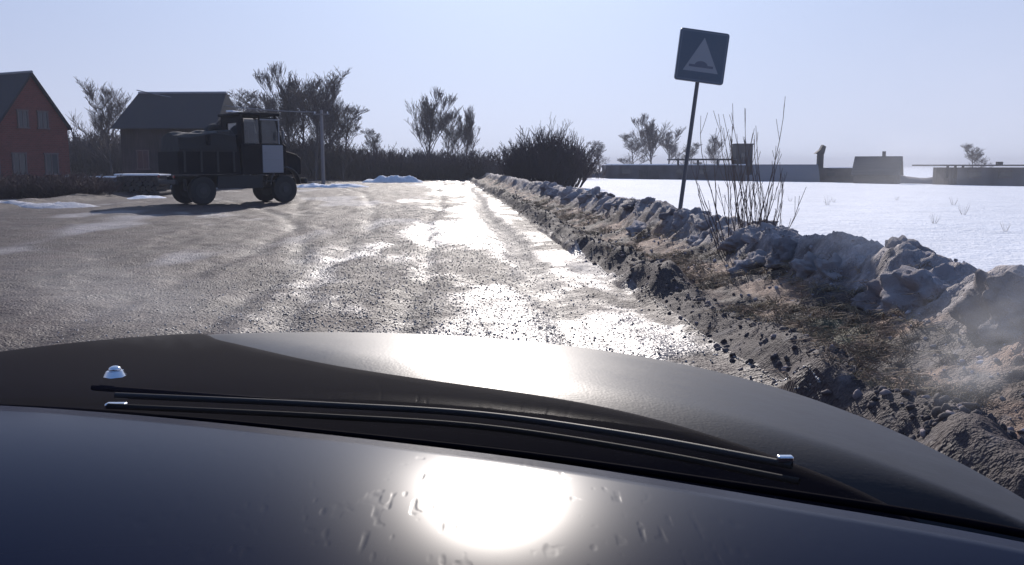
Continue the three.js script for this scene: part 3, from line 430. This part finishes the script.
// ---------------------------------------------------------------- farm buildings beyond the field
{
  const grey1 = std(0.11, 0.098, 0.11, 0.85, { map: rep(woodTint, 0.3) }), grey2 = std(0.07, 0.062, 0.07, 0.85, { map: rep(woodTint, 0.3) }), snowM = std(0.75, 0.75, 0.78, 0.85);
  let w = thing('farm_shed', 'long low grey farm shed with flat projecting roof beyond the snow field', 'shed', [21.5, -0.9, -120]);
  part('wall', box(18.4, 2.3, 5, 0, 1.15, 0), grey1, w); part('roof', box(9, 0.2, 6, 4.3, 3.05, 0), grey2, w); for (let k = 0; k < 4; k++) part('post', box(0.25, 0.7, 0.25, 0.3 + k * 2.6, 2.6, 2.4), grey2, w);
  part('snow_cover', box(18.5, 0.14, 5.4, 0, 2.37, -0.2, 0.05), snowM, w); part('door', box(2.6, 1.5, 0.1, -3.5, 0.9, 2.53), grey2, w);
  for (const x of [-6.5, 0.6, 3.6]) part('window', box(1.2, 0.6, 0.08, x, 1.5, 2.53), paneM, w);
  w = thing('boiler_house', 'dark square block rising above the farm shed roof', 'building', [30.6, -0.9, -119.2]); part('wall', box(2.2, 5.0, 2.2, 0, 2.5, 0), grey2, w); part('parapet', box(2.4, 0.16, 2.4, 0, 5.05, 0), grey1, w); part('stove_pipe', bar([0.3, 5, 0], [0.3, 5.7, 0], 0.1), grey2, w); part('window', box(0.9, 0.7, 0.06, 0, 3.6, 1.12), paneM, w);
  w = thing('barrel_hangar', 'barrel roofed hangar with snow on its curved roof beside the dark block', 'hangar', [37.4, -0.95, -122]); w.scale.y = 0.78;
  part('wall', box(17.5, 2.5, 6, 2.2, 1.25, 0), grey2, w); part('roof', new THREE.CylinderGeometry(5.2, 5.2, 10.4, 28, 1, false, -0.75, 1.5).scale(1, 1, 0.8).rotateZ(Math.PI / 2).rotateX(0).translate(-2, -0.4, 0), std(0.2, 0.19, 0.2, 0.85), w); part('snow_cover', box(6.6, 0.14, 6.2, 7.9, 2.58, 0, 0.05), snowM, w);
  for (const x of [-3, 1, 5]) part('window', box(1.1, 0.6, 0.08, x, 1.5, 3.03), paneM, w);
  w = thing('vent_tower', 'slim dark vent tower standing at the end of the hangar roof', 'tower', [41.6, -0.95, -121]); part('shaft', box(0.7, 4.0, 0.7, 0, 2.2, 0), grey2, w); part('hood', prism([[-0.75, 0], [0.35, 0], [0.55, 0.9], [0.2, 1.1], [-0.1, 0.5]], 0.8, 0.05).translate(0, 3.9, 0), grey2, w);
  w = thing('gable_barn', 'small dark gable barn standing alone at the far edge of the snow field', 'barn', [46.2, -1.05, -113], 1.1); w.scale.y = 0.9; gableHouse(w, 6.4, 5, 1.5, 3.9, grey2, grey2, 0.3); part('chimney', box(0.4, 1.1, 0.4, 0.3, 4.1, 0.6), grey2, w); part('door', box(1.6, 1.3, 0.08, 0, 0.7, 2.54), grey1, w);
  w = thing('cow_barn', 'long low barn with dark window openings beyond the snow field', 'barn', [66, -1.25, -110], -0.05); w.scale.y = 0.88;
  part('wall', box(26, 2.7, 7, 0.5, 1.35, 0), std(0.21, 0.195, 0.21, 0.85, { map: rep(woodTint, 0.2) }), w); part('roof', box(29, 0.2, 8.4, -0.4, 3.0, 0), grey1, w); for (let k = 0; k < 3; k++) part('post', box(0.22, 1.6, 0.22, -13.6 + k * 0.9, 2.1, 3.3), grey2, w);
  for (let k = 0; k < 6; k++) { const p = part('window', box(1.5, 0.8, 0.08, -10.5 + k * 3.6, 1.8, 3.53), paneM, w); part('frame', [box(1.7, 0.1, 0.12, -10.5 + k * 3.6, 2.24, 3.55), box(1.7, 0.1, 0.12, -10.5 + k * 3.6, 1.36, 3.55)], trimM, p); }
  part('ridge_vent', box(0.6, 0.4, 0.6, -6, 3.3, 0), grey2, w); part('ridge_vent', box(0.6, 0.4, 0.6, 1, 3.3, 0), grey2, w);
  const b = structure('field_bank', surf(120, 6, (a, t) => { const x = 8 + a * 120, q = t * 2 - 1; return [x, -1.2 - 0.012 * Math.max(0, x - 20) + 2.2 * (1 - q * q) * (0.7 + 0.6 * fbm(x * 0.3, q, 3)), -127 - q * 3, x, t]; }), std(0.1, 0.085, 0.095, 0.9), 'dark brushy bank at the far edge of the snow field');
}

// ---------------------------------------------------------------- the car we look out of
{
  const w = thing('car', 'dark car seen from its own dashboard over the wipers and dusty bonnet', 'car', [0, 0, 0]);
  const Y = EYE;
  const paint = phys(0.012, 0.01, 0.013, 0.46, { specularIntensity: 0.26, roughnessMap: rep(dustMap, 0.8), bumpMap: rep(grainBump, 3), bumpScale: 0.0001 });
  const black = phys(0.005, 0.004, 0.007, 0.9, { specularIntensity: 0.04 }), rubber = phys(0.01, 0.01, 0.011, 0.7, { specularIntensity: 0.2 }), satin = phys(0.02, 0.02, 0.022, 0.6, { specularIntensity: 0.4 }), chrome = std(0.7, 0.7, 0.72, 0.12, { metalness: 1 });
  const CX = -0.3, HW = 0.76, F0 = 0.7, F1 = 1.535;
  const noseAt = x => { const q = Math.min(0.9999, Math.abs(x - CX) / HW); return F0 + (F1 - F0) * (1 - q ** 2.2) ** (1 / 2.2); };
  const edge = new THREE.CatmullRomCurve3([[-1.1, 0.3], [-0.8, 0.38], [-0.5, 0.435], [-0.26, 0.452], [-0.105, 0.436], [-0.005, 0.408], [0.108, 0.35], [0.179, 0.312], [0.32, 0.22], [0.44, 0.1]].map(p => new THREE.Vector3(p[0], 0, p[1])));
  const dashPt = t => edge.getPoint(t);
  // bonnet: crowned sheet from the cowl to the nose, rolled down at the lip
  const bonnetY = (x, d) => { const q = Math.abs(x - CX) / HW, e = Math.max(0, d - F0) / (F1 - F0), rho = (q ** 2.2 + e ** 2.2) ** (1 / 2.2); return Y - 0.207 - 0.09 * rho ** 2.4; };
  const rear = new THREE.CatmullRomCurve3([[-1.2, 1.1], [-0.8, 1.3], [-0.5, 1.36], [-0.38, 1.16], [-0.22, 0.98], [-0.1, 0.91], [0.1, 0.85], [0.2, 0.8], [0.32, 0.72], [0.46, 0.55]].map(p => new THREE.Vector3(p[0], 0, p[1]))).getPoints(200);
  const rearAt = x => { let k = rear.findIndex(p => p.x >= x); k = Math.max(1, k); const a = rear[k - 1], b = rear[k]; return mix(a.z, b.z, (x - a.x) / (b.x - a.x)); };
  const bonnetRise = (x, d) => { const c = rearAt(x), e = Math.max(0, (c + 0.06 - d) / Math.max(0.1, c + 0.06 - 0.6)); return bonnetY(x, d) - 0.115 * e ** 1.7; };
  part('bonnet', surf(110, 80, (a, b) => { const x = CX + HW * 0.9999 * Math.sin((a * 2 - 1) * Math.PI / 2), n = noseAt(x), k = Math.min(1, b / 0.9), d = mix(Math.min(n - 0.01, 0.6), n, k); let y = bonnetRise(x, d), dd = d; if (b > 0.9) { const t = (b - 0.9) / 0.1; y -= 0.42 * t * t; dd = d + 0.03 * Math.sin(t * 2.4); } return [x, y, -dd, x, dd]; }), paint, w);
  for (const s of [-1, 1]) part('wing', prism([[-1.35, -0.75], [0.2, -0.75], [0.2, -0.02], [-0.4, -0.02], [-1.3, -0.12]], 0.06, 0.02).rotateY(-Math.PI / 2).translate(CX + s * 0.765, Y - 0.42, 0), phys(0.015, 0.015, 0.02, 0.3, { clearcoat: 1 }), w);
  for (const s of [-1, 1]) { const wh = part('wheel', new THREE.CylinderGeometry(0.2, 0.2, 0.18, 20).rotateZ(Math.PI / 2).translate(CX + s * 0.72, 0.32, -0.75), satin, w); part('tyre', new THREE.LatheGeometry([[0.2, -0.09], [0.3, -0.1], [0.32, 0], [0.3, 0.1], [0.2, 0.09]].map(p => new THREE.Vector2(...p)), 26).rotateZ(Math.PI / 2).translate(CX + s * 0.72, 0.32, -0.75), rubber, wh); }
  // black sheet under the glass, carried over the bonnet as its dark unlit band
  part('cowl_dark_band', surf(110, 40, (a, b) => { const p = dashPt(0.03 + 0.94 * a), x = Math.max(CX - 0.75, Math.min(CX + 0.75, p.x * (1 + 0.12 * b))), c = Math.min(rearAt(x), noseAt(x) - 0.03), d = mix(p.z + 0.012, Math.max(p.z + 0.05, c), b), k = ss(0, 0.4, b); return [x, mix(Y - 0.163, bonnetRise(x, Math.max(0.6, d)) + 0.006 - 0.012 * ss(0.96, 1, b), k), -d]; }), black, w);
  // dashboard
  // fingermarks and wiped streaks in the dust of the dashboard
  const smudge = (() => { const S = 1024, f = new Float32Array(S * S), r = rng(71), nx = 200, ny = 60, t = new Float32Array(nx * ny).map(() => r()), c = layers(S, [[14, 1], [40, 0.8], [110, 0.6]], 73), at = (x, y) => { const fx = x / S * nx, fy = (y + 0.35 * x) / S * ny, a = fx | 0, b = fy | 0, p = ss(0, 1, fx - a), q = ss(0, 1, fy - b), g = (i, j) => t[(j % ny) * nx + i % nx]; return mix(mix(g(a, b), g(a + 1, b), p), mix(g(a, b + 1), g(a + 1, b + 1), p), q); }; for (let y = 0; y < S; y++) for (let x = 0; x < S; x++) f[y * S + x] = ss(0.45, 0.7, c[y * S + x]) * ss(0.6, 0.95, at(x, y)) + 0.05 * c[(y * S + x + 5000) % (S * S)]; return rep(tex(f, S, v => grey(Math.min(1, v))), 2.2, 2.2); })();
  const dashMat = phys(0.003, 0.005, 0.02, 0.24, { specularIntensity: 0.12, bumpMap: smudge, bumpScale: 0.00004 });
  part('dashboard', surf(80, 40, (a, b) => { const p = dashPt(a), d = mix(p.z, -0.15, b); return [p.x, Y - 0.126 - 0.03 * Math.max(0, b - 0.75) ** 2 * 16 - (b < 0.03 ? 0.01 : 0) - 0.75 * (d - 0.33) ** 2 - 0.036 * p.x + 0.22 * p.x * p.x * ss(0.5, 0, Math.abs(p.x)), -d, p.x, d]; }), dashMat, w);
  part('dashboard_edge', new THREE.TubeGeometry(new THREE.CatmullRomCurve3(Array.from({ length: 24 }, (_, i) => { const p = dashPt(i / 23); return new THREE.Vector3(p.x, Y - 0.132 - 0.75 * (p.z - 0.33) ** 2 - 0.036 * p.x + 0.22 * p.x * p.x * ss(0.5, 0, Math.abs(p.x)), -p.z - 0.003); })), 90, 0.0018, 6), black, w);
  // wiper
  const wp = [[-0.262, 0.572, -0.151], [-0.12, 0.552, -0.152], [-0.019, 0.526, -0.151], [0.0685, 0.479, -0.15], [0.14, 0.428, -0.149]].map(p => new THREE.Vector3(p[0], Y + p[2], -p[1]));
  const blade = part('wiper', new THREE.TubeGeometry(new THREE.CatmullRomCurve3(wp), 60, 0.0021, 6), satin, w);
  part('blade_rubber', new THREE.TubeGeometry(new THREE.CatmullRomCurve3(wp.map(p => p.clone().add(new THREE.Vector3(0, -0.004, 0.012)))), 60, 0.0019, 6), rubber, blade);
  part('end_clip', box(0.008, 0.003, 0.004, 0.137, Y - 0.146, -0.43, 0.001), chrome, blade);
  part('arm', [bar([-0.3, Y - 0.158, -0.62], [-0.12, Y - 0.154, -0.56], 0.0022, 0.002)], black, blade);
  part('pivot_nut', [new THREE.CylinderGeometry(0.006, 0.008, 0.004, 6).translate(-0.288, Y - 0.15, -0.63), new THREE.SphereGeometry(0.0045, 10, 8).scale(1, 0.6, 1).translate(-0.288, Y - 0.147, -0.63)], chrome, blade);
  part('washer_nozzle', [box(0.014, 0.004, 0.006, -0.262, Y - 0.158, -0.572, 0.0015)], chrome, w); part('washer_nozzle', [box(0.012, 0.004, 0.005, -0.32, Y - 0.158, -0.565, 0.0015).rotateY(0)], chrome, w);
  // windscreen
  // dried dust and wiped smears on the glass, some blobs put in as veiling glare, all with grain
  const smearVeil = (() => { const S = 1024, f = layers(S, [[40, 1], [90, 0.8], [200, 0.7], [500, 0.8]], 407), streak = tileNoise(S, 220, 409);
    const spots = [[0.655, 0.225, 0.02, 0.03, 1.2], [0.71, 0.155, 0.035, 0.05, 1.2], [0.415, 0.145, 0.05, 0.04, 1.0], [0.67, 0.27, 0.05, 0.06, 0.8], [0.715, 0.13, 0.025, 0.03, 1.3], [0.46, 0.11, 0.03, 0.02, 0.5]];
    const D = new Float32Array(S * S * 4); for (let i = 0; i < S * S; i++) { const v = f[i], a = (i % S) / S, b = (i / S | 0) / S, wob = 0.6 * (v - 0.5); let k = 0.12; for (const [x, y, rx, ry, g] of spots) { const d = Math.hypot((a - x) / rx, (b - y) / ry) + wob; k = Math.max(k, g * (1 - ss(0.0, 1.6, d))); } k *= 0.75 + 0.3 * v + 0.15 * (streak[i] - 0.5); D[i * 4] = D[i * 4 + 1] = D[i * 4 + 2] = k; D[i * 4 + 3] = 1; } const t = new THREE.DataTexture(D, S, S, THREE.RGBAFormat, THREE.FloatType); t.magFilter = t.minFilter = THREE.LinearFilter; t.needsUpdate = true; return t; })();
  const glassMat = phys(1, 1, 1, 0.295, { transmission: 1, thickness: 0, ior: 1.5, roughnessMap: smearVeil, specularIntensity: 0.6 });
  const topPt = t => { const p = dashPt(t); return new THREE.Vector3(p.x * 0.86 - 0.03, Y + 0.36, 0.42 - p.z * 0.2); };
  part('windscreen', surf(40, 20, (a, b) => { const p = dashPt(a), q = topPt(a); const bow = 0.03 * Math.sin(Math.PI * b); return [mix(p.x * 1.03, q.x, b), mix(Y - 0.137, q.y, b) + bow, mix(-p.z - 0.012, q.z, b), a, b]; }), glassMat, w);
  for (const [t, s] of [[0, -1], [1, 1]]) { const p = dashPt(t), q = topPt(t); part('pillar', bar([p.x + s * 0.03, Y - 0.2, -p.z], [q.x + s * 0.03, Y + 0.37, q.z], 0.035, 0.03, 10), paint, w); }
  part('roof', surf(16, 10, (a, b) => { const q = topPt(a); return [q.x, Y + 0.37 + 0.03 * Math.sin(Math.PI * a), q.z + b * 1.4]; }), paint, w);
}
shade(scene);
renderer.render(scene, camera);
